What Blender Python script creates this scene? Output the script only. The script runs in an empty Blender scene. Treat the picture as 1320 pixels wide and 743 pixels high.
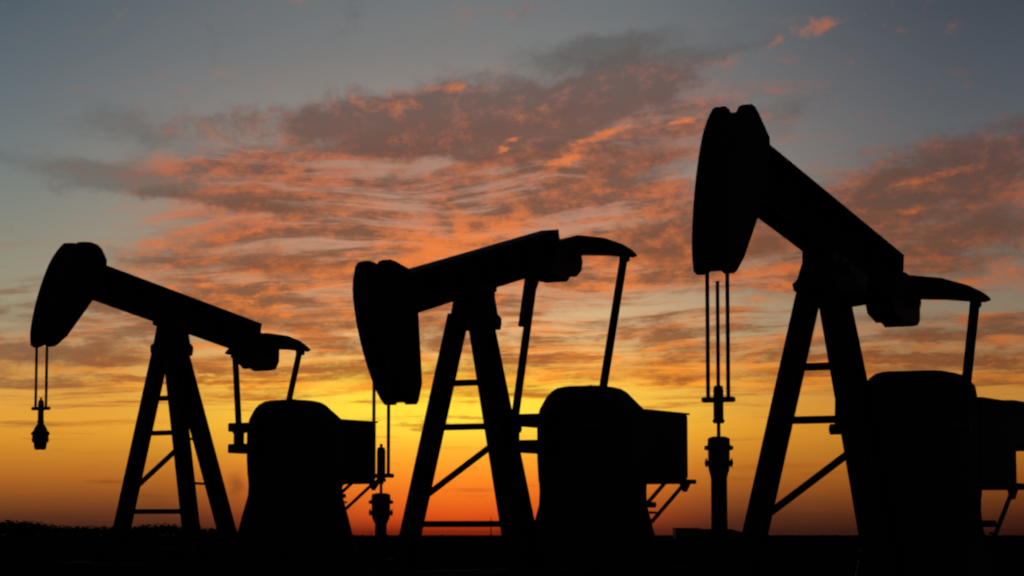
import bpy, bmesh, math, random
from mathutils import Vector, Matrix
from math import sin, cos, pi, radians, degrees

random.seed(7)
S = bpy.context.scene
C = S.collection

# ---------------------------------------------------------------- camera
CAM_H = 0.5
cam_d = bpy.data.cameras.new('camera')
cam = bpy.data.objects.new('camera', cam_d)
C.objects.link(cam)
cam_d.sensor_width = 36.0
cam_d.lens = 36.0 * 3200.0 / 1320.0
cam_d.clip_end = 20000
cam.location = (0, 0, CAM_H)
cam.rotation_euler = (radians(90) + math.atan((686.0 - 371.5) / 3200.0), 0, 0)
S.camera = cam
S.view_settings.view_transform = 'Standard'
S.view_settings.look = 'None'
S.view_settings.exposure = 0.0
S.view_settings.gamma = 1.0
S.view_settings.use_curve_mapping = False
S.cycles.filter_width = 2.3
S.cycles.use_adaptive_sampling = True
S.cycles.adaptive_threshold = 0.04
S.cycles.adaptive_min_samples = 8
S.cycles.max_bounces = 1
S.cycles.diffuse_bounces = 1
S.cycles.glossy_bounces = 1

SUN_AZ, SUN_EL = -1.2, 0.5          # degrees, from +Y towards +X; just on the horizon

# ---------------------------------------------------------------- sky
W = bpy.data.worlds.new('World')
S.world = W
W.use_nodes = True
W.cycles.sampling_method = 'MANUAL'
W.cycles.sample_map_resolution = 512
NT = W.node_tree
for n in list(NT.nodes):
    NT.nodes.remove(n)


def lin(c):
    return tuple((v / 255 / 12.92) if v / 255 <= 0.04045 else ((v / 255 + 0.055) / 1.055) ** 2.4 for v in c)


def node(t, **k):
    n = NT.nodes.new(t)
    for a, b in k.items():
        setattr(n, a, b)
    return n


def setin(n, i, v):
    if v is None:
        return
    if isinstance(v, bpy.types.NodeSocket):
        NT.links.new(v, n.inputs[i])
    else:
        n.inputs[i].default_value = v


def M(op, a, b=None, c=None, clamp=False):
    n = node('ShaderNodeMath', operation=op, use_clamp=clamp)
    setin(n, 0, a); setin(n, 1, b); setin(n, 2, c)
    return n.outputs[0]


def VM(op, a, b=None):
    n = node('ShaderNodeVectorMath', operation=op)
    setin(n, 0, a); setin(n, 1, b)
    return n.outputs[1] if op in ('LENGTH', 'DOT_PRODUCT') else n.outputs[0]


def comb(x, y, z=0.0):
    n = node('ShaderNodeCombineXYZ')
    setin(n, 0, x); setin(n, 1, y); setin(n, 2, z)
    return n.outputs[0]


def mix(f, a, b, mode='MIX'):
    n = node('ShaderNodeMix', data_type='RGBA', blend_type=mode, clamp_factor=True)
    setin(n, 0, f)
    setin(n, 6, a if isinstance(a, bpy.types.NodeSocket) else (*lin(a), 1))
    setin(n, 7, b if isinstance(b, bpy.types.NodeSocket) else (*lin(b), 1))
    return n.outputs[2]


def smooth(v, a, b, lo=0.0, hi=1.0):
    n = node('ShaderNodeMapRange', interpolation_type='SMOOTHSTEP')
    setin(n, 0, v); setin(n, 1, a); setin(n, 2, b); setin(n, 3, lo); setin(n, 4, hi)
    return n.outputs[0]


def ramp(v, stops, vmax):
    n = node('ShaderNodeValToRGB')
    r = n.color_ramp
    r.interpolation = 'B_SPLINE' if False else 'EASE'
    r.interpolation = 'LINEAR'
    while len(r.elements) < len(stops):
        r.elements.new(0.5)
    for e, (p, c) in zip(r.elements, stops):
        e.position = p / vmax
        e.color = (*lin(c), 1)
    setin(n, 0, M('DIVIDE', v, vmax))
    return n.outputs[0]


def noise(vec, scale, detail=4.0, rough=0.55, dist=0.0, color=False):
    n = node('ShaderNodeTexNoise')
    setin(n, 'Vector', vec)
    n.inputs['Scale'].default_value = scale
    n.inputs['Detail'].default_value = detail
    n.inputs['Roughness'].default_value = rough
    n.inputs['Distortion'].default_value = dist
    return n.outputs[1 if color else 0]


tc = node('ShaderNodeTexCoord').outputs['Generated']
sep = node('ShaderNodeSeparateXYZ')
NT.links.new(tc, sep.inputs[0])
dx, dy, dz = sep.outputs
az = M('MULTIPLY', M('ARCTAN2', dx, dy), 180 / pi)                # degrees east of straight ahead
el = M('MULTIPLY', M('ARCSINE', dz), 180 / pi)                    # degrees above the horizon
elp = M('MAXIMUM', el, 0.0)
AE = comb(az, el)
# coordinates in which far cloud sheets lie flat towards the horizon
flat = comb(M('MULTIPLY', az, 0.5), M('MULTIPLY_ADD', az, -0.05, M('MULTIPLY', M('LOGARITHM', M('ADD', elp, 1.2), 2.718), 9.0)))
wob = comb(noise(flat, 0.30, 2, 0.5), noise(VM('ADD', flat, (31.7, 17.3, 0)), 0.30, 2, 0.5), 0.5)
flatw = VM('ADD', flat, VM('MULTIPLY', VM('SUBTRACT', wob, (0.5, 0.5, 0.5)), (1.2, 0.6, 0)))
n_mid = noise(VM('MULTIPLY', flatw, (1.25, 1, 1)), 1.05, 8.0, 0.66)
n_fin = noise(VM('MULTIPLY', VM('ADD', flatw, (9.0, 40.0, 0)), (1.2, 1, 1)), 2.3, 8.0, 0.72)
n_str = noise(VM('MULTIPLY', flatw, (0.5, 1.4, 1)), 1.3, 8.0, 0.63)
n_band = noise(VM('MULTIPLY', VM('ADD', flatw, VM('MULTIPLY', VM('SUBTRACT', wob, (0.5, 0.5, 0.5)), (0, 0.9, 0))), (0.32, 1.5, 1)), 1.35, 8.0, 0.66)
# edges of the hand-placed banks are torn by this
warp = VM('MULTIPLY', VM('SUBTRACT', comb(noise(VM('ADD', flat, (7.1, 3.9, 0)), 1.0, 6, 0.65), noise(VM('ADD', flat, (51.3, 27.7, 0)), 1.0, 6, 0.65), 0.5), (0.5, 0.5, 0.5)), (3.4, 1.2, 0))
AEw = VM('ADD', AE, warp)


def D(px, py):                                                     # design chart of the sky: degrees
    return ((px - 660) / 55.9, (686 - py) / 55.9)


CHAIN = [None]


def bank(strokes, coord=AEw):
    """sum of soft elongated cloud banks: (x, y, half length, half height, tilt deg, strength) on the design chart"""
    tot = None
    for (x, y, a, b, ang, s) in strokes:
        u, v = D(x, y)
        m = node('ShaderNodeMapping', vector_type='TEXTURE')
        setin(m, 0, coord)
        setin(m, 1, comb(u, v, CHAIN[0]) if CHAIN[0] is not None else (u, v, 0))   # one after the other keeps the shader small
        m.inputs[2].default_value = (0, 0, radians(ang))
        m.inputs[3].default_value = (a / 55.9, b / 55.9, 1e6)
        f = smooth(VM('LENGTH', m.outputs[0]), 0.0, 1.5, s, 0.0)
        tot = f if tot is None else M('ADD', tot, f)
        CHAIN[0] = tot
    return tot


# --- clear air: warm round the sun, cooling away from it and overhead
daz = M('ABSOLUTE', M('SUBTRACT', az, SUN_AZ))
near_sun = smooth(M('DIVIDE', daz, M('MULTIPLY_ADD', M('MINIMUM', elp, 14.0), 0.50, 5.2)), 0.0, 1.3, 1.0, 0.0)
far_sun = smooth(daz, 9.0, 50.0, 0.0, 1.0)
sun_ramp = ramp(elp, [(0, (128, 26, 15)), (0.25, (216, 66, 22)), (0.9, (248, 118, 32)), (1.9, (254, 160, 42)), (2.9, (255, 218, 78)),
                      (3.6, (250, 198, 84)), (4.5, (228, 192, 136)), (5.5, (204, 172, 140)), (7.0, (180, 152, 134)), (9.0, (150, 140, 133)), (11.0, (116, 122, 125)),
                      (13.0, (94, 110, 118)), (20, (68, 80, 92)), (45, (34, 45, 60)), (90, (20, 29, 44))], 90)
side_ramp = ramp(elp, [(0, (44, 27, 24)), (0.5, (92, 50, 32)), (1.2, (170, 98, 36)), (2.4, (226, 158, 50)), (3.5, (218, 162, 76)),
                       (4.6, (156, 150, 122)), (6.4, (132, 138, 126)), (8.0, (106, 124, 126)), (10, (80, 104, 116)), (12.1, (54, 82, 99)),
                       (20, (42, 58, 76)), (45, (26, 37, 54)), (90, (18, 26, 40))], 90)
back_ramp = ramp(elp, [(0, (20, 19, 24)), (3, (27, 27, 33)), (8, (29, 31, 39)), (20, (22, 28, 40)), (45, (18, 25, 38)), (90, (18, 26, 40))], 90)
base = mix(near_sun, side_ramp, sun_ramp)
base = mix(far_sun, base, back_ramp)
east = smooth(az, 2.0, 11.0)

# --- cloud colours by height and by distance from the sun
lit = ramp(elp, [(0, (190, 60, 28)), (1.2, (232, 108, 38)), (2.9, (255, 178, 48)), (3.6, (252, 150, 44)), (4.5, (236, 124, 48)), (6.5, (210, 106, 56)), (8.5, (182, 98, 68)), (11, (160, 108, 98)), (13, (140, 104, 102)), (30, (76, 70, 76)), (90, (28, 34, 46))], 90)
shade = ramp(elp, [(0, (66, 34, 27)), (1.2, (126, 62, 34)), (2.9, (184, 90, 32)), (3.6, (144, 76, 40)), (4.5, (120, 72, 52)), (6.5, (106, 66, 56)), (8.5, (94, 67, 66)), (11, (90, 82, 86)), (13, (80, 84, 90)), (30, (42, 48, 58)), (90, (20, 28, 42))], 90)
grey = ramp(elp, [(0, (46, 30, 26)), (2, (112, 80, 50)), (4.5, (108, 94, 80)), (8, (84, 91, 91)), (12, (68, 79, 86)), (30, (38, 46, 56)), (90, (18, 26, 40))], 90)
side = smooth(daz, 5.5, 11.5)
side_l = M('MULTIPLY', side, smooth(az, -9.0, -6.0, 1.0, 0.35))
lit_c = mix(M('MULTIPLY', side_l, 0.65), lit, grey)
shade_c = mix(M('MULTIPLY', side_l, 0.8), shade, grey)

glow = bank([(575, 518, 170, 46, 0, 1.15), (560, 545, 330, 60, 0, .5)], AE)
base = mix(M('MULTIPLY', glow, 0.8), base, (255, 228, 66))
sky = base
# 1. thin warm veil over the middle of the sky
veil = bank([(470, 280, 250, 110, 6, 1.), (680, 240, 280, 120, 6, 1.), (820, 320, 260, 65, 8, 1.), (380, 365, 220, 55, -3, 1.), (1190, 280, 220, 95, 12, 1.), (1000, 330, 220, 50, 4, .9),
             (560, 380, 240, 45, 3, .8), (880, 140, 170, 65, 12, .55), (100, 395, 170, 16, -2, .6), (280, 215, 170, 60, 4, .62)])
# streaked decks that run right round the horizon, with a clear lane between them
deck = M('MULTIPLY', smooth(el, 2.7, 3.5), smooth(el, 4.6, 5.4, 1.0, 0.0))
deck2 = M('MULTIPLY', smooth(el, 4.9, 5.6), smooth(el, 6.0, 8.0, 1.0, 0.0))
veil = M('ADD', veil, M('MULTIPLY', deck2, smooth(az, -11.0, -8.5, 0.0, 0.25)))
va = smooth(M('ADD', veil, M('MULTIPLY', M('SUBTRACT', M('MULTIPLY_ADD', n_fin, 0.35, M('MULTIPLY', n_str, 0.65)), 0.5), 2.6)), 0.06, 0.92, 0.0, 0.94)
vl = smooth(M('ADD', M('MULTIPLY', n_fin, 0.5), M('MULTIPLY', n_str, 0.5)), 0.42, 0.58)
vc = mix(vl, shade_c, lit_c)
pale = mix(0.3, base, lit_c)
vc = mix(M('MULTIPLY', smooth(n_band, 0.46, 0.60, 0.0, 0.85), smooth(daz, 3.0, 12.0, 1.0, 0.5)), vc, pale)
sky = mix(va, sky, vc)
# low streaks
brk = smooth(M('ADD', n_mid, M('MULTIPLY', n_fin, 0.4)), 0.54, 0.78, 0.3, 1.0)
ba = M('MULTIPLY', smooth(M('ADD', M('MULTIPLY_ADD', deck, 0.62, smooth(el, 1.0, 2.2, 0.0, 0.1)), M('MULTIPLY', M('SUBTRACT', n_band, 0.5), 3.2)), 0.2, 0.7), M('MULTIPLY', smooth(el, 1.0, 3.0), smooth(el, 5.2, 6.5, 0.92, 0.0)))
ba = M('MULTIPLY', ba, brk)
bc = mix(smooth(M('ADD', n_str, M('MULTIPLY', n_band, 0.6)), 0.66, 0.88), lit_c, shade_c)
sky = mix(ba, sky, bc)
# 2. heavier purple-brown banks
dark = bank([(660, 138, 240, 58, 4, 1.05), (500, 172, 230, 42, -4, 1.), (800, 120, 130, 52, 24, .85), (820, 215, 120, 36, 20, .75), (1230, 225, 140, 44, 18, 1.05), (1270, 310, 160, 48, 8, 1.), (1110, 285, 140, 34, 16, .8),
             (900, 310, 170, 42, 6, .85), (300, 262, 200, 17, -3, .85), (330, 340, 200, 28, -3, .75), (460, 240, 140, 14, 3, .5),
             (110, 400, 170, 14, 2, .95), (90, 458, 180, 18, 2, 1.1), (330, 416, 150, 18, -4, .85), (230, 492, 160, 7, 0, .9), (780, 430, 150, 9, 5, .7), (1060, 462, 230, 10, -1, .95), (1240, 440, 130, 7, 2, .85), (1220, 470, 160, 9, -2, .95), (940, 492, 230, 6, 1, .7),
             (690, 462, 140, 7, 2, .7), (600, 545, 170, 5, 1, .6)])
da = smooth(M('ADD', dark, M('MULTIPLY', M('SUBTRACT', n_mid, 0.5), 2.1)), 0.15, 0.95, 0.0, 0.9)
dc = mix(smooth(M('MULTIPLY_ADD', n_mid, 0.4, n_fin), 0.68, 0.94), shade_c, mix(0.6, shade_c, lit_c))
sky = mix(da, sky, dc)
# 3. cold grey wisps on the cool side
wisp = bank([(95, 232, 140, 26, -6, .85), (180, 175, 130, 30, -10, .75), (200, 235, 140, 26, -4, .75), (820, 58, 140, 22, 8, .8), (740, 85, 120, 26, 6, .7), (920, 72, 100, 15, 10, .7), (1010, 160, 90, 22, 30, .6)])
wa = smooth(M('ADD', wisp, M('MULTIPLY', M('SUBTRACT', n_mid, 0.5), 1.7)), 0.05, 1.15, 0.0, 0.66)
sky = mix(wa, sky, grey)
# 4. bright under-lit flecks
fleck = bank([(660, 178, 16, 5, 10, .9), (640, 190, 10, 5, 40, .7), (785, 176, 40, 7, 16, .72), (740, 200, 60, 8, 16, .6), (725, 212, 36, 7, 10, .5), (880, 158, 34, 5, 14, .75), (600, 115, 70, 12, 0, .45), (500, 140, 90, 10, -4, .42),
              (1050, 44, 70, 14, 18, .5), (1200, 235, 80, 9, 18, .45), (1180, 275, 80, 7, 6, .5), (600, 300, 150, 16, 8, .6), (560, 330, 130, 18, 8, .85), (1270, 490, 160, 9, 0, .7),
              (560, 495, 240, 16, 2, .6), (400, 468, 140, 7, 4, .6), (900, 478, 200, 14, 2, .6), (1050, 500, 200, 9, 0, .55), (300, 440, 110, 6, 8, .7), (870, 445, 120, 4, 14, .7), (1280, 362, 80, 5, 12, .6), (100, 480, 130, 5, 0, .6)], VM('ADD', AE, VM('MULTIPLY', warp, (.45, .45, 0))))
fa = smooth(M('ADD', fleck, M('MULTIPLY', M('SUBTRACT', n_fin, 0.5), 1.8)), 0.15, 1.0, 0.0, 0.88)
fc = mix(smooth(el, 4.0, 7.0), lit, (238, 124, 58))
sky = mix(fa, sky, mix(M('MULTIPLY', side_l, .4), fc, grey))
# 5. small dark scraps low in the glow
scrap = bank([(145, 622, 32, 3, 0, .9), (190, 640, 40, 2.5, 0, .6), (306, 626, 11, 15, 0, 1.1), (610, 632, 36, 3, 0, .5), (990, 603, 60, 4, 2, .55), (950, 618, 36, 3, 0, .4), (1060, 612, 40, 3, 0, .4), (130, 548, 60, 4, 2, .5)], VM('ADD', AE, VM('MULTIPLY', warp, (.12, .12, 0))))
sky = mix(M('MULTIPLY', scrap, 0.85, clamp=True), sky, mix(0.75, sky, shade))
# 6. thicker air to the right of the sun dims and cools everything
sky = mix(M('MULTIPLY', east, smooth(el, 0.0, 3.0, 1.0, 0.75)), sky, mix(1.0, sky, (204, 190, 200), 'MULTIPLY'))
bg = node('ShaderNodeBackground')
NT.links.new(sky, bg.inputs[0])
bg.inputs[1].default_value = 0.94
st = node('ShaderNodeTexSky', sky_type='NISHITA')
st.sun_disc = False
st.sun_elevation = radians(SUN_EL)
st.sun_rotation = radians(SUN_AZ)
st.dust_density = 2.0
bg2 = node('ShaderNodeBackground')
NT.links.new(st.outputs[0], bg2.inputs[0])
bg2.inputs[1].default_value = 0.01
add = node('ShaderNodeAddShader')
NT.links.new(bg.outputs[0], add.inputs[0])
NT.links.new(bg2.outputs[0], add.inputs[1])
out = node('ShaderNodeOutputWorld')
NT.links.new(add.outputs[0], out.inputs[0])

# ---------------------------------------------------------------- sun
sl = bpy.data.lights.new('sun', 'SUN')
sl.energy = 0.08
sl.angle = radians(0.6)
sl.color = (1.0, 0.42, 0.16)
so = bpy.data.objects.new('sun', sl)
C.objects.link(so)
a_, e_ = radians(SUN_AZ), radians(SUN_EL)
so.rotation_euler = Vector((sin(a_) * cos(e_), cos(a_) * cos(e_), sin(e_))).to_track_quat('Z', 'Y').to_euler()
so.location = (-20, 900, 30)


# ---------------------------------------------------------------- materials
def mat(name, c1, c2, scale=3.0, rough=0.7, metal=0.0, spec=0.25, bump=0.2, dist=0.01):
    m = bpy.data.materials.new(name)
    m.use_nodes = True
    t = m.node_tree
    b = t.nodes['Principled BSDF']
    tcn = t.nodes.new('ShaderNodeTexCoord')
    n1 = t.nodes.new('ShaderNodeTexNoise')
    n1.inputs['Scale'].default_value = scale
    n1.inputs['Detail'].default_value = 7
    n1.inputs['Roughness'].default_value = 0.62
    t.links.new(tcn.outputs['Object'], n1.inputs['Vector'])
    r = t.nodes.new('ShaderNodeValToRGB')
    r.color_ramp.elements[0].position = 0.38
    r.color_ramp.elements[1].position = 0.66
    r.color_ramp.elements[0].color = (*c1, 1)
    r.color_ramp.elements[1].color = (*c2, 1)
    t.links.new(n1.outputs[0], r.inputs[0])
    t.links.new(r.outputs[0], b.inputs['Base Color'])
    rr = t.nodes.new('ShaderNodeMapRange')
    rr.inputs[3].default_value = rough - 0.1
    rr.inputs[4].default_value = min(1, rough + 0.15)
    t.links.new(n1.outputs[0], rr.inputs[0])
    t.links.new(rr.outputs[0], b.inputs['Roughness'])
    b.inputs['Metallic'].default_value = metal
    b.inputs['Specular IOR Level'].default_value = spec
    if bump:
        n2 = t.nodes.new('ShaderNodeTexNoise')
        n2.inputs['Scale'].default_value = scale * 9
        n2.inputs['Detail'].default_value = 4
        t.links.new(tcn.outputs['Object'], n2.inputs['Vector'])
        bp = t.nodes.new('ShaderNodeBump')
        bp.inputs['Strength'].default_value = bump
        bp.inputs['Distance'].default_value = dist
        t.links.new(n2.outputs[0], bp.inputs['Height'])
        t.links.new(bp.outputs[0], b.inputs['Normal'])
    return m


PAINT = mat('weathered dark paint', (0.020, 0.020, 0.020), (0.034, 0.028, 0.022), 2.5, 0.72)
RUST = mat('rusty steel', (0.026, 0.018, 0.013), (0.044, 0.026, 0.016), 4.0, 0.85)
STEEL = mat('oily steel', (0.035, 0.035, 0.036), (0.06, 0.058, 0.055), 6.0, 0.55)
CABLE = mat('wire rope', (0.03, 0.026, 0.022), (0.05, 0.042, 0.036), 30.0, 0.7)
CONC = mat('oil stained concrete', (0.05, 0.048, 0.044), (0.09, 0.086, 0.08), 1.5, 0.9, spec=0.1)
SOIL = mat('dark prairie soil', (0.016, 0.013, 0.009), (0.034, 0.027, 0.018), 0.4, 0.95, spec=0.0, bump=0.6, dist=0.05)
GRASS = mat('dry grass', (0.02, 0.018, 0.008), (0.045, 0.036, 0.016), 1.0, 0.9, spec=0.05, bump=0)
LEAF = mat('dark foliage', (0.014, 0.020, 0.009), (0.035, 0.045, 0.02), 0.8, 0.85, spec=0.05, bump=0)
BARK = mat('bark', (0.02, 0.016, 0.012), (0.04, 0.03, 0.022), 6.0, 0.95, spec=0.05)


# ---------------------------------------------------------------- mesh helpers
def link(name, bm, m, parent=None, smooth_deg=None):
    bmesh.ops.recalc_face_normals(bm, faces=bm.faces[:])
    me = bpy.data.meshes.new(name)
    bm.to_mesh(me)
    bm.free()
    me.materials.append(m)
    if smooth_deg:
        for p in me.polygons:
            p.use_smooth = True
        me.set_sharp_from_angle(angle=radians(smooth_deg))
    o = bpy.data.objects.new(name, me)
    C.objects.link(o)
    if parent:
        o.parent = parent
    return o


def frame(p0, p1, up=(0, 0, 1)):
    p0, p1 = Vector(p0), Vector(p1)
    z = (p1 - p0).normalized()
    u = Vector(up)
    if abs(z.dot(u)) > 0.98:
        u = Vector((1, 0, 0))
    x = u.cross(z).normalized()
    y = z.cross(x).normalized()
    return p0, p1, x, y


def sweep(bm, prof, p0, p1, up=(0, 0, 1), s1=1.0):
    """closed outline prof (x, y) swept straight from p0 to p1; +y of the outline looks to `up`"""
    p0, p1, x, y = frame(p0, p1, up)
    a = [bm.verts.new(p0 + x * u + y * v) for u, v in prof]
    b = [bm.verts.new(p1 + x * u * s1 + y * v * s1) for u, v in prof]
    n = len(prof)
    for i in range(n):
        j = (i + 1) % n
        bm.faces.new((a[i], a[j], b[j], b[i]))
    bm.faces.new(a[::-1])
    bm.faces.new(b)


def rect(w, h):
    return [(-w / 2, -h / 2), (w / 2, -h / 2), (w / 2, h / 2), (-w / 2, h / 2)]


def chan(w, h, c):
    w, h = w / 2, h / 2
    return [(-w + c, -h), (w - c, -h), (w, -h + c), (w, h - c), (w - c, h), (-w + c, h), (-w, h - c), (-w, -h + c)]


def ibeam(w, h, tf, tw):
    w, h, q = w / 2, h / 2, tw / 2
    return [(-w, -h), (w, -h), (w, -h + tf), (q, -h + tf), (q, h - tf), (w, h - tf), (w, h), (-w, h), (-w, h - tf), (-q, h - tf), (-q, -h + tf), (-w, -h + tf)]


def circ(r, n=12):
    return [(r * cos(2 * pi * i / n), r * sin(2 * pi * i / n)) for i in range(n)]


def tube(bm, p0, p1, r, n=12, s1=1.0):
    sweep(bm, circ(r, n), p0, p1, s1=s1)


def box(bm, x0, x1, y0, y1, z0, z1, bev=0.0):
    r = bmesh.ops.create_cube(bm, size=1.0)
    vs = r['verts']
    for v in vs:
        v.co = Vector((x0 + (v.co.x + .5) * (x1 - x0), y0 + (v.co.y + .5) * (y1 - y0), z0 + (v.co.z + .5) * (z1 - z0)))
    if bev:
        es = list({e for v in vs for e in v.link_edges})
        bmesh.ops.bevel(bm, geom=es, offset=bev, segments=2, affect='EDGES')


def prism(bm, prof, y0, y1):
    """outline (x, z) with thickness from y0 to y1"""
    a = [bm.verts.new((x, y0, z)) for x, z in prof]
    b = [bm.verts.new((x, y1, z)) for x, z in prof]
    n = len(prof)
    for i in range(n):
        j = (i + 1) % n
        bm.faces.new((a[i], a[j], b[j], b[i]))
    bm.faces.new(a[::-1])
    bm.faces.new(b)


def loft(bm, rings):
    rs = [[bm.verts.new(p) for p in r] for r in rings]
    n = len(rs[0])
    for r0, r1 in zip(rs, rs[1:]):
        for i in range(n):
            j = (i + 1) % n
            bm.faces.new((r0[i], r0[j], r1[j], r1[i]))
    bm.faces.new(rs[0][::-1])
    bm.faces.new(rs[-1])


def lathe(bm, x, y, prof, n=20):
    loft(bm, [[(x + r * cos(2 * pi * i / n), y + r * sin(2 * pi * i / n), z) for i in range(n)] for z, r in prof])


def part(name, m, parent, f, *a, smooth_deg=None, **k):
    bm = bmesh.new()
    f(bm, *a, **k)
    return link(name, bm, m, parent, smooth_deg)


def thing(name, label, cat, loc=(0, 0, 0), rz=0.0, group=None):
    o = bpy.data.objects.new(name, None)
    o.empty_display_size = 0.5
    C.objects.link(o)
    o.location = loc
    o.rotation_euler = (0, 0, rz)
    o['label'] = label
    o['category'] = cat
    if group:
        o['group'] = group
    return o


# ---------------------------------------------------------------- pump data
HP = 4.6
PUMPS = [
    dict(key='L', label='smallest and farthest pumpjack, at the left, its load block hanging clear of the ground', X=-6.66, Y=48.484, Z=-0.108, a=58.531, t=8.905,
         xf=.445, W=1.988, xr=1.953, A=3.738, wh=.402, up=.873, dn=1.205, hx=.461, T=2.564, E=.93, ez=.14, z=(3.197, 2.521, 1.001), ax=.161, ay=.107, zb=.349, eo=.536,
         d=.64, hd=.87, car=2.85, gx=-3.9, gy=.15, gs=1.22, gt=.63, gzo=.02, cs=.9, cab=(-4.3, -5.9, -.2, .8, 1.66, 2.93), pz=2.74, pfx=.2, pin=.28, wy=.02, lean=(.14, -.40), tbd=.3, rl=0, rs=.42),
    dict(key='M', label='middle pumpjack with its beam tipped nose down, horsehead low on the left', X=-.585, Y=38.549, Z=-.401, a=61.028, t=-13.727,
         xf=.457, W=2.174, xr=1.908, A=2.88, wh=.419, up=.839, dn=1.319, hx=.268, T=2.69, E=.927, ez=-.007, z=(3.195, 2.513, 1.022), ax=.206, ay=.168, zb=.33, eo=1.03,
         d=.62, hd=.8, car=1.71, gx=-3.5, gy=.28, gs=1.17, gt=.63, gzo=.0, cs=1.0, cab=(-4.0, -5.7, 0.0, 1.0, 1.76, 2.92), pz=2.66, pfx=.92, pin=.06, wy=.1, lean=(.07, .32), tbd=.26, rl=0, rs=1.0),
    dict(key='R', label='largest and nearest pumpjack, at the right, beam reared high with a deep horsehead', X=4.029, Y=31.534, Z=-.737, a=61.97, t=10.1,
         xf=.757, W=2.037, xr=2.6, A=3.616, wh=.395, up=.993, dn=1.058, hx=.252, T=2.36, E=1.067, ez=.177, z=(3.308, 2.636, .947), ax=.304, ay=.136, zb=.461, eo=.72,
         d=.74, hd=.8, car=2.74, gx=-3.75, gy=-.03, gs=1.1, gt=.82, gzo=.15, cs=1.35, cab=(-4.2, -5.9, -.45, .67, 1.88, 3.1), pz=2.7, pfx=.4, pin=.1, wy=.03, lean=(.17, 0), tbd=.2, rl=.22, rs=.3),
]


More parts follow.
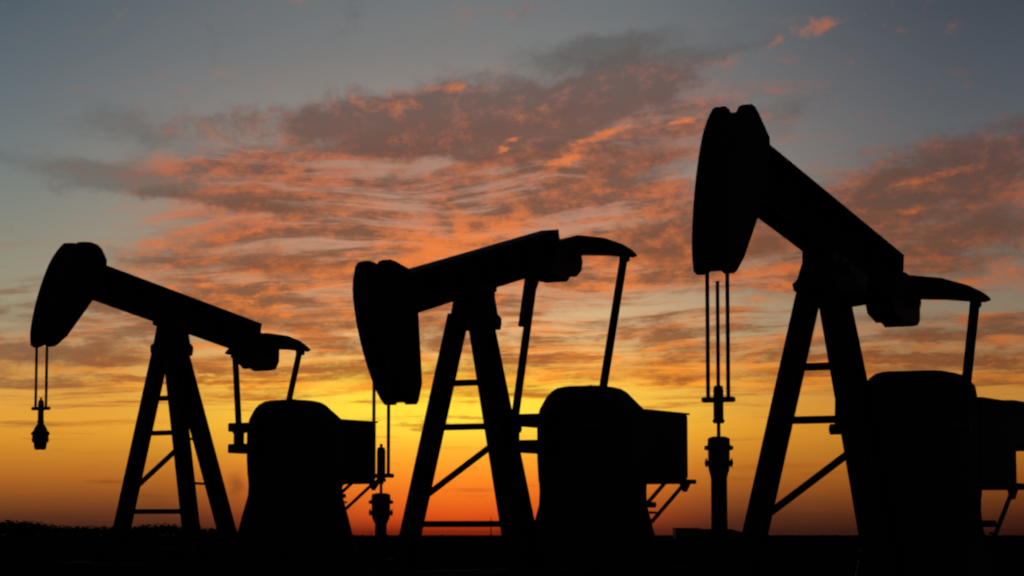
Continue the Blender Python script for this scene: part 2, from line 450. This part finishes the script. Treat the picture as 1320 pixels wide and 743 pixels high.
def build_pump(p):
    rz = pi + radians(p['a'])
    root = thing('pumpjack', p['label'], 'pumpjack', (p['X'], p['Y'], p['Z']), rz, 'three pumpjacks in a row')
    t = radians(p['t'])
    A, T, zb, d, wh = p['A'], p['T'], p['zb'], p['d'], p['wh']

    def bf(x, z):
        return (x * cos(t) - z * sin(t), HP + x * sin(t) + z * cos(t))

    def b3(x, y, z):
        q = bf(x, z)
        return (q[0], y, q[1])

    # ---- base
    def skid(bm):
        for y in (-.75, .75):
            sweep(bm, ibeam(.2, .26, .03, .03), (1.3, y, .17), (p['cab'][1] - .3, y, .17))
        for x in (1.1, .2, -1.0, -2.2, -3.2, -4.4, p['cab'][1]):
            sweep(bm, rect(.14, .16), (x, -.66, .17), (x, .66, .17))
    part('concrete_pad', CONC, root, lambda bm: box(bm, p['cab'][1] - .8, 1.9, -1.35, 1.35, -.5, .04, .03))
    part('skid', RUST, root, skid)

    # ---- Samson post
    top = HP - .35
    feet = {'FL': (Vector((p['ax'], -p['ay'], top)), Vector((p['xf'], -p['W'] / 2, .02))),
            'FR': (Vector((p['ax'], p['ay'], top)), Vector((p['xf'], p['W'] / 2, .02))),
            'R': (Vector((-p['ax'], 0, top)), Vector((-p['xr'], 0, .3)))}
    for k, (a, b) in feet.items():
        w = .25 if k != 'R' else .27
        leg = part('post_leg', PAINT, root, lambda bm: sweep(bm, ibeam(w, w, .025, .025), b, a, up=(1, 0, 0) if k != 'R' else (1, 0, 1)))
        part('foot_plate', RUST, leg, lambda bm: box(bm, b.x - .22, b.x + .22, b.y - .22, b.y + .22, b.z - .012, b.z + .022))

    def on(k, z):
        a, b = feet[k]
        f = (a.z - z) / (a.z - b.z)
        return a + (b - a) * f
    for z in p['z']:
        part('rung', PAINT, root, lambda bm: sweep(bm, chan(.08, .095, .012), on('FL', z), on('FR', z)))
    part('diagonal_brace', PAINT, root, lambda bm: sweep(bm, chan(.08, .088, .015), on('FL', 1.36), on('FR', 2.28)))
    for z in (2.42, 1.55):
        part('side_rung', PAINT, root, lambda bm: tube(bm, on('FR', z), on('R', z), .025, 8))

    def cap(bm):
        def ring(lx, ly, z):
            c = .05
            return [(lx - c, -ly, z), (lx, -ly + c, z), (lx, ly - c, z), (lx - c, ly, z), (-lx + c, ly, z), (-lx, ly - c, z), (-lx, -ly + c, z), (-lx + c, -ly, z)]
        q = p['cs']
        o_ = p['rl']
        loft(bm, [ring(.36 * q, .29, top - .2 + o_), ring(.38 * q, .30, top - .12 + o_), ring(.38 * q, .3, top - .02 + o_ * .6), ring(.33 * q, .26, top + .04 + o_ * .6), ring(.27 * q, .23, HP + .02)])
    cp = part('post_cap', PAINT, root, cap)
    part('bearing_housing', STEEL, cp, lambda bm: tube(bm, (0, -.24, HP - .02), (0, .24, HP - .02), .16, 16), smooth_deg=40)
    part('bearing_shaft', STEEL, cp, lambda bm: tube(bm, (0, -.33, HP - .02), (0, .33, HP - .02), .07, 12), smooth_deg=40)

    # ---- walking beam
    def beam(bm):
        sweep(bm, ibeam(.33, d, .04, .03), b3(-T, 0, zb), b3(A - .42, 0, zb))
    wb = part('walking_beam', PAINT, root, beam)
    part('end_plate', PAINT, wb, lambda bm: sweep(bm, rect(.332, d + .002), b3(-T - .035, 0, zb), b3(-T - .001, 0, zb)))
    nst = 7
    for i in range(nst):
        x = -T + .25 + (A + T - 1.1) * i / (nst - 1)
        for s in (-1, 1):
            part('stiffener', PAINT, wb, lambda bm: sweep(bm, rect(.02, d - .085), b3(x, s * .016, zb), b3(x, s * .155, zb), up=Vector(b3(0, 0, 1)) - Vector(b3(0, 0, 0))))
    part('saddle_clamp', STEEL, wb, lambda bm: prism(bm, [bf(-.34 - p['rl'] * 2.4, zb - d / 2 - .05 - p['rl'] * .8), bf(.34, zb - d / 2 - .05 - p['rl'] * .5), bf(.36, zb - d / 2 + .04), bf(-.36 - p['rl'] * 2.6, zb - d / 2 + .04)], -.21, .21))

    # ---- horsehead
    u, dn = p['up'] / A, -p['dn'] / A
    hd, hx = p['hd'], p['hx']

    def head(g, top_cut=0.0):
        pts = []
        n = 16
        for i in range(n + 1):
            f = dn + (u - dn) * i / n
            rr = A - g
            if f < dn + .1:
                rr -= .05 * ((dn + .1 - f) / .1) ** 2
            if f > u - .14:
                rr -= .08 * ((f - u + .14) / .14) ** 2
            pts.append((rr * cos(f), rr * sin(f) + (g if i == 0 else 0)))
        xt, zt = A * cos(u), A * sin(u)
        xt -= .08
        pts += [(xt - .05, zt + .05 - top_cut), (xt - hx * .55, zt + .1 - top_cut), (xt - hx, zt + .1 - top_cut), (xt - hx - .14, zt + .05 - top_cut),
                (xt - hd + .05, zt - .12 - top_cut), (xt - hd, zt - .28)]
        xb, zB = A * cos(dn), A * sin(dn)
        pts += [(xt - hd - .02, zb + d / 2 - .05), (xt - hd + .04, zb - d / 2 - .02), (xb - .42, zB + .28), (xb - .24, zB + .05 + g), (xb - .16, zB + g)]
        lb, lt = p['lean']
        return [bf(x + lb + (lt - lb) * (z - zB) / (zt - zB), z) for x, z in pts]
    hh = part('horsehead', PAINT, root, lambda bm: prism(bm, head(.035, .09), -wh / 2 + .09, wh / 2 - .09))
    for s in (-1, 1):
        part('side_plate', PAINT, hh, lambda bm: prism(bm, head(0), s * (wh / 2 - .09), s * (wh / 2 + .03)))

    # ---- bridle
    car = p['car']
    wy = p['wy']

    def rope(y):
        def f(bm):
            pts = [(A + .005, y, HP - p['rs']), (A + .005, y, car)]
            for q0, q1 in zip(pts, pts[1:]):
                tube(bm, q0, q1, .025, 8)
        return f
    for s in (-1, 1):
        part('bridle_rope', CABLE, root, rope(wy + s * .125))
    cb = part('carrier_bar', STEEL, root, lambda bm: box(bm, A - .06, A + .06, wy - .19, wy + .19, car - .03, car + .03, .01))
    if p['key'] == 'R':
        rod_top, rod_bot, cl = 4.1, 1.6, (2.47, 2.90, .058)
    elif p['key'] == 'M':
        rod_top, rod_bot, cl = 2.17, .9, (1.62, 2.12, .062)
    else:
        rod_top, rod_bot, cl = 3.05, 2.3, (2.58, 3.0, .055)
    part('polished_rod', STEEL, root, lambda bm: tube(bm, (A, wy, rod_bot), (A, wy, rod_top), .022, 10), smooth_deg=40)
    part('rod_clamp', STEEL, root, lambda bm: lathe(bm, A, wy, [(cl[0], cl[2]), (cl[0] + .03, cl[2] * 1.25), (cl[0] + .05, cl[2]), (cl[1] - .05, cl[2]), (cl[1], cl[2] * .8)]), smooth_deg=35)
    if p['key'] == 'L':
        lb = part('load_block', RUST, root, lambda bm: lathe(bm, A, wy, [(2.10, .10), (2.15, .115), (2.25, .125), (2.26, .155), (2.29, .16), (2.30, .13), (2.36, .13), (2.37, .17), (2.41, .17), (2.42, .135), (2.50, .11), (2.58, .05)]), smooth_deg=35)
        for k in range(6):
            q = pi / 3 * k
            part('flange_bolt', STEEL, lb, lambda bm: tube(bm, (A + .14 * cos(q), wy + .14 * sin(q), 2.23), (A + .14 * cos(q), wy + .14 * sin(q), 2.44), .012, 6))

    # ---- tail bearing and equalizer
    ex, ezz = bf(-T - p['eo'], zb - .2)
    ezz += p['ez']
    E = p['E']

    def tailb(bm):
        q = [(-T + .45, zb - d / 2 + .02), (-T + .3, zb - d / 2 - .16), (-T - .05, zb - d / 2 - p['tbd']), (-T - .2, zb - d / 2 - p['tbd'] + .06), (-T - .42, zb - d / 2 - p['tbd'] + .03), (-T - .62, zb - d / 2 - p['tbd'] + .1), (-T - .70, zb - d / 2 - .02), (-T - .66, zb - .02), (-T - .3, zb + .12), (-T - .02, zb + .12)]
        prism(bm, [bf(*r) for r in q], -.2, .2)
    tb = part('tail_bearing', STEEL, root, tailb)
    part('bearing_pin', STEEL, tb, lambda bm: tube(bm, b3(-T - .4, -.28, zb - .2), b3(-T - .4, .28, zb - .2), .09, 14), smooth_deg=40)

    def equal(bm):
        ys = [-1, -.93, -.75, -.45, 0, .45, .75, .93, 1]
        top_ = [-.065, 0, .11, .22, .29, .22, .11, 0, -.065]
        bot_ = [-.105, -.13, -.11, -.07, -.04, -.07, -.11, -.13, -.105]
        rings = []
        for y, a, b in zip(ys, top_, bot_):
            w = .11 if abs(y) > .9 else .14
            yy = y * (E + .09)
            rings.append([(ex - w, yy, ezz + b), (ex + w, yy, ezz + b), (ex + w, yy, ezz + a - .02), (ex + w * .5, yy, ezz + a), (ex - w * .5, yy, ezz + a), (ex - w, yy, ezz + a - .02)])
        loft(bm, rings)
    eq = part('equalizer', PAINT, root, equal)
    part('grease_pin', STEEL, eq, lambda bm: tube(bm, (ex, .12, ezz + .14), (ex, .12, ezz + .27), .012, 6))

    # ---- pitmans, cranks
    gx, gy = p['gx'], p['gy']
    for s in (-1, 1):
        y0, y1 = s * (E - .09), s * (E - .09 - p['pin'])
        pm = part('pitman_arm', PAINT, root, lambda bm: sweep(bm, chan(.11, .12, .02), (ex, y0, ezz - .06), (ex + p['pfx'], y1, p['pz'] - .05)))
        part('wrist_joint', STEEL, pm, lambda bm: box(bm, ex - .08, ex + .08, y0 - .065, y0 + .065, ezz - .2, ezz - .08, .015))
        part('crank_pin', STEEL, pm, lambda bm: tube(bm, (ex + p['pfx'], y1 - .12, p['pz'] - .05), (ex + p['pfx'], y1 + .12, p['pz'] - .05), .075, 12), smooth_deg=40)
    if p['key'] == 'M':
        part('pitman_yoke', PAINT, root, lambda bm: sweep(bm, chan(.30, .2, .02), (ex + .0, -E + .12, ezz + .02), (ex + .46, -E + .04, ezz - 1.25), up=(-cos(radians(61)), 0, 0), s1=.3))
    px, py = ex + p['pfx'], -(E - .09 - p['pin'])
    if p['key'] == 'R':
        px, py = gx + .1, gy - .62

    def guard(bm):
        for z0, z1 in ((2.66, 2.84), (2.22, 2.41)):
            box(bm, gx - .25, px + .2, py - .14, gy - .3, z0, z1, .015)
        box(bm, px - .1, px + .1, py - .06, py + .06, 2.40, 2.67)
    gr = part('crank_guard', PAINT, root, guard)

    # ---- gear reducer
    gs, gt, gzo = p['gs'], p['gt'], p['gzo']

    def ring(z, h, ox=0.0, c=.3):
        hx_, hy_ = h * 1.08 * gs, h * gs
        k = c * h * gs
        return [(gx + ox + q[0], gy + q[1], z) for q in
                [(hx_ - k, -hy_), (hx_ - .3 * k, -hy_ + .3 * k), (hx_, -hy_ + k), (hx_, hy_ - k), (hx_ - .3 * k, hy_ - .3 * k), (hx_ - k, hy_), (-hx_ + k, hy_), (-hx_ + .3 * k, hy_ - .3 * k), (-hx_, hy_ - k), (-hx_, -hy_ + k), (-hx_ + .3 * k, -hy_ + .3 * k), (-hx_ + k, -hy_)]]
    part('reducer_pedestal', RUST, root, lambda bm: loft(bm, [ring(.05, .84), ring(.5, .75), ring(.95, .68), ring(1.35, .61), ring(1.55, .585, c=.2), ring(1.719, .59, c=.2)]))
    gb = part('gear_reducer', PAINT, root, lambda bm: loft(bm, [ring(1.721, .595, c=.2), ring(2.1, .61, c=.2), ring(2.75, .62, c=.25), ring(2.93 + gzo * .5, .6, 0, .3), ring(3.03 + gzo, min(.595, .17 + .6 * gt), .06, .33), ring(3.13 + gzo, .17 + .52 * gt, .11, .36), ring(3.22 + gzo, .13 + .5 * gt, .12, .4), ring(3.28 + gzo, .02 + .56 * gt, .13, .4), ring(3.31 + gzo, -.1 + .6 * gt, .14, .4)]), smooth_deg=25)
    part('breather', STEEL, gb, lambda bm: tube(bm, (gx + .1, gy, 3.29 + gzo), (gx + .1, gy, 3.34 + gzo), .03, 8))
    part('drain_valve', STEEL, gb, lambda bm: (tube(bm, (gx - .3, gy + .55 * gs, 1.35), (gx - .3, gy + .85 * gs, 1.35), .05, 10), tube(bm, (gx - .45, gy + .8 * gs, 1.22), (gx - .2, gy + .8 * gs, 1.22), .02, 8)))

    # ---- prime mover in its cabinet
    x0, x1, y0, y1, z0, z1 = p['cab']
    cab = part('engine_cabinet', PAINT, root, lambda bm: box(bm, x1, x0, y0, y1, z0 + .05, z1, .02))
    part('cabinet_lid', PAINT, cab, lambda bm: box(bm, x1 - .03, x0, y0 - .02, y1 + .02, z1 - .002, z1 + .03))
    part('cabinet_latch', STEEL, cab, lambda bm: box(bm, x1 - .03, x1 - .002, y1 - .2, y1 - .1, (z0 + z1) / 2 - .07, (z0 + z1) / 2 + .07))
    part('platform', RUST, root, lambda bm: box(bm, x1 - .2, x0 + .1, y0 + .02, y1 + .06, z0 - .03, z0 + .045))
    run = .75 if p['key'] == 'R' else 1.5
    for xs in (x1 + .02, x1 + .8)[:1 if p['key'] == 'R' else 2]:
        for ys in (y0 + .15, y1 - .06):
            part('strut', RUST, root, lambda bm: sweep(bm, chan(.055, .06, .01), (xs, ys, z0 - .02), (xs + run, gy + (ys - gy) * .75, z0 - .95)))
    part('platform_bracket', STEEL, root, lambda bm: prism(bm, [(x1 - .18, z0 - .031), (x1 + .12, z0 - .031), (x1 - .02, z0 - .17)], y1 - .12, y1 - .04))
    if p['key'] == 'R':
        part('belt_guard', PAINT, root, lambda bm: box(bm, x1 - 1.5, x1 - .001, y0 + .1, y1 - .02, 2.46, 3.17, .03))
        part('guard_rail', RUST, root, lambda bm: sweep(bm, rect(.05, .05), (x1 - .19, y1 - .1, 1.93), (x1 - 1.2, y1 - .1, 1.93)))
        part('rail_post', RUST, root, lambda bm: sweep(bm, rect(.06, .06), (x1 - 1.1, y1 - .1, .3), (x1 - 1.1, y1 - .1, 2.42)))
    return root


def wellhead(p, prof, label, valve_z):
    a = radians(p['a'])
    x = p['X'] - p['A'] * cos(a)
    y = p['Y'] - p['A'] * sin(a)
    x += p['wy'] * sin(a)
    y -= p['wy'] * cos(a)
    w = thing('wellhead', label, 'wellhead', (x, y, p['Z']), pi + a, 'wellheads under the horseheads')
    zt, r, rp, zn = prof                                      # top of stack, bulge radius, pipe radius, neck height
    part('casing', RUST, w, lambda bm: lathe(bm, 0, 0, [(-.3, rp * 1.3), (.25, rp * 1.3), (.26, r * 1.1), (.34, r * 1.1), (.35, rp), (zn, rp)]), smooth_deg=35)
    sb = part('stuffing_box', STEEL, w, lambda bm: lathe(bm, 0, 0, [(zn - .01, rp), (zn + .08, r * .8), (zn + .12, r * .84), (zn + .14, r * 1.1), (zn + .18, r * 1.1), (zn + .19, r * .84), (zt - .16, r * .84), (zt - .15, r * 1.12), (zt - .11, r * 1.12), (zt - .10, r * .88), (zt - .02, r * .84), (zt, r * .5)]), smooth_deg=35)
    for k in range(6):
        q = pi / 3 * k
        part('flange_bolt', STEEL, sb, lambda bm: tube(bm, (r * .98 * cos(q), r * .98 * sin(q), zn + .11), (r * .98 * cos(q), r * .98 * sin(q), zn + .21), .012, 6))
    part('flow_line', RUST, w, lambda bm: tube(bm, (0, -.02, valve_z), (0, -.6, valve_z), .04, 10), smooth_deg=40)
    return w


# ---------------------------------------------------------------- terrain
SEG = []
for p in PUMPS:
    a = radians(p['a'])
    hx_, hy_ = -cos(a), -sin(a)
    SEG.append((Vector((p['X'] + 4.2 * hx_, p['Y'] + 4.2 * hy_)), Vector((p['X'] - 7 * hx_, p['Y'] - 7 * hy_)), p['Z']))


def ground_z(x, y):
    q = Vector((x, y))
    f = min(1, max(0, (y - 18) / 60.0))
    back = -1.0 + 1.2 * f * f * (3 - 2 * f)
    ws, zs = 1 / 40.0 ** 2, back / 40.0 ** 2
    wm = 0
    for a, b, z in SEG:
        dd = (q - (a + (b - a) * min(1, max(0, (q - a).dot(b - a) / (b - a).length_squared)))).length
        w = 1 / max(dd - 1.6, .02) ** 2
        wm = max(wm, min(1, 1.8 / max(dd, .1)))
        k = max(0, 1 - max(dd - 2, 0) / 26.0)
        ws += w * k
        zs += w * k * z
    z = zs / ws
    if y > 90:
        z -= .9 * min(1, (y - 90) / 400.0) + max(0, y - 490) * .0012
    n = .04 * sin(x * .9 + y * .31) * sin(y * .47 - x * .2) + .03 * sin(x * 2.3 + 1.1) * sin(y * 1.7)
    far = min(1, max(0, (y - 70) / 200.0))
    return z + n * (1 - wm) * (1 - far) - 0.012


def terrain():
    bm = bmesh.new()
    xs, ys = [], []
    for v, st_ in ((0, 1.0), (16, 2.0), (40, 10.0), (120, 60), (600, 400), (6000, None)):
        if st_ is None:
            xs.append(v)
            break
        nxt = {0: 16, 16: 40, 40: 120, 120: 600, 600: 6000}[v]
        k = v
        while k < nxt:
            xs.append(k)
            k += st_
    xs = [-v for v in xs[:0:-1]] + xs
    y = -600.0
    while y < 9000:
        ys.append(y)
        y += 100 if y < -20 else (4 if y < 22 else (1.0 if y < 62 else (6 if y < 120 else (60 if y < 900 else 600))))
    grid = [[bm.verts.new((x, y, ground_z(x, y))) for x in xs] for y in ys]
    for r0, r1 in zip(grid, grid[1:]):
        for i in range(len(xs) - 1):
            bm.faces.new((r0[i], r0[i + 1], r1[i + 1], r1[i]))
    o = link('ground', bm, SOIL, smooth_deg=60)
    o['kind'] = 'structure'
    return o


terrain()
for p in PUMPS:
    build_pump(p)
wellhead(PUMPS[1], (1.46, .16, .085, 1.02), 'short wellhead stack under the middle horsehead, squat flanged top', .6)
wellhead(PUMPS[2], (2.32, .148, .093, 1.86), 'tall pipe wellhead with flanged top under the right horsehead', .6)


# ---------------------------------------------------------------- far things
def far(px, py, dist):
    """place on the sight-line grid of the survey, at its real distance"""
    return (px - 660) / 3200 * dist, dist


def leaf_mass(bm, cx, cy, cz, rx, rz, n, rnd, size):
    for _ in range(n):
        q = Vector((rnd.gauss(0, .45), rnd.gauss(0, .45), rnd.gauss(0, .42)))
        if q.length > 1.05:
            q *= 1.0 / q.length
        c = Vector((cx + q.x * rx, cy + q.y * rx, cz + q.z * rz))
        s = size * rnd.uniform(.5, 1.3)
        r = Matrix.Rotation(rnd.uniform(0, 2 * pi), 3, 'Z') @ Matrix.Rotation(rnd.uniform(0, pi), 3, 'X')
        vs = [bm.verts.new(c + r @ Vector(v) * s) for v in ((-1, -.5, 0), (1, -.5, .15), (.6, .7, 0), (-.7, .6, -.15))]
        bm.faces.new(vs)


def treeline():
    rnd = random.Random(3)
    bm = bmesh.new()
    prof = [(-400, 14), (-60, 15), (0, 15), (40, 14), (62, 11), (90, 8), (120, 7), (150, 7), (190, 9), (215, 11), (240, 8), (270, 5), (310, 4), (380, 1), (520, -1.5), (700, -2), (1000, -2.5), (1320, -2), (1800, 2)]
    D_ = 520.0
    px = -400.0
    while px < 1800:
        for (a, ha), (b, hb) in zip(prof, prof[1:]):
            if a <= px <= b:
                h = ha + (hb - ha) * (px - a) / (b - a)
        h = h * rnd.uniform(.9, 1.02) if h > 0 else h + rnd.uniform(-.8, .6)
        dist = D_ + rnd.uniform(-60, 60)
        x, y = far(px, 0, dist)
        gz = ground_z(x, y)
        top = CAM_H + h * dist / 3200
        r = rnd.uniform(.8, 1.6) * (1 if h > 5 else 1.4)
        H = top - gz
        leaf_mass(bm, x, y, gz + H * .52, r, H * .52, 70 if h > 4 else 18, rnd, .13 + .014 * h)
        px += rnd.uniform(1.2, 2.4) if h > 4 else rnd.uniform(4, 9)
    o = link('distant_scrub', bm, LEAF)
    o['kind'] = 'stuff'
    o['label'] = 'far line of dark scrub along the horizon, tallest at the left'
    o['category'] = 'scrub'


treeline()


def grass():
    rnd = random.Random(11)
    bm = bmesh.new()
    for _ in range(5200):
        y = 24 + 120 * rnd.random() ** 1.6
        x = rnd.uniform(-.26, .26) * y
        if any((Vector((x, y)) - (a + (b - a) * min(1, max(0, (Vector((x, y)) - a).dot(b - a) / (b - a).length_squared)))).length < 2.2 for a, b, z in SEG):
            continue
        z = ground_z(x, y) - .02
        for _ in range(5):
            h = rnd.uniform(.08, .24)
            q = rnd.uniform(0, 2 * pi)
            bx, by = x + rnd.gauss(0, .06), y + rnd.gauss(0, .06)
            lx, ly = rnd.gauss(0, .08), rnd.gauss(0, .08)
            bm.faces.new([bm.verts.new(v) for v in ((bx - .012 * cos(q), by - .012 * sin(q), z), (bx + .012 * cos(q), by + .012 * sin(q), z), (bx + lx, by + ly, z + h))])
    o = link('dry_grass', bm, GRASS)
    o['kind'] = 'stuff'
    o['label'] = 'sparse dry grass tufts on the dark ground'
    o['category'] = 'grass'


grass()

# thin mast on the horizon, seen between the legs of the middle pump
x, y = far(633, 0, 700.0)
gz = ground_z(x, y)
mast = thing('radio_mast', 'tiny thin mast on the horizon between the middle pumpjack legs', 'mast', (x, y, gz))
part('pole', STEEL, mast, lambda bm: tube(bm, (0, 0, -.2), (0, 0, 5.9), .16, 8, .5))
part('cross_arm', STEEL, mast, lambda bm: sweep(bm, rect(.12, .12), (-.5, -.0, 4.6), (.5, 0, 4.6)))
part('cross_arm', STEEL, mast, lambda bm: sweep(bm, rect(.1, .1), (-.35, 0, 3.8), (.35, 0, 3.8)))

# low bunded tank base beside the right wellhead, farther back
x, y = far(905, 0, 120.0)
gz = ground_z(x, y)
bund = thing('containment_bund', 'low flat-topped bund on the ground behind the right wellhead', 'bund', (x, y, gz))
part('bund_wall', CONC, bund, lambda bm: prism(bm, [(-1.38, -.2), (-1.36, .66 - gz), (1.25, .64 - gz), (1.75, .5 - gz), (1.95, .3 - gz), (2.0, -.2)], -1.2, 1.2))
part('coping', CONC, bund, lambda bm: box(bm, -1.4, -.2, -1.24, 1.24, .66 - gz, .70 - gz))
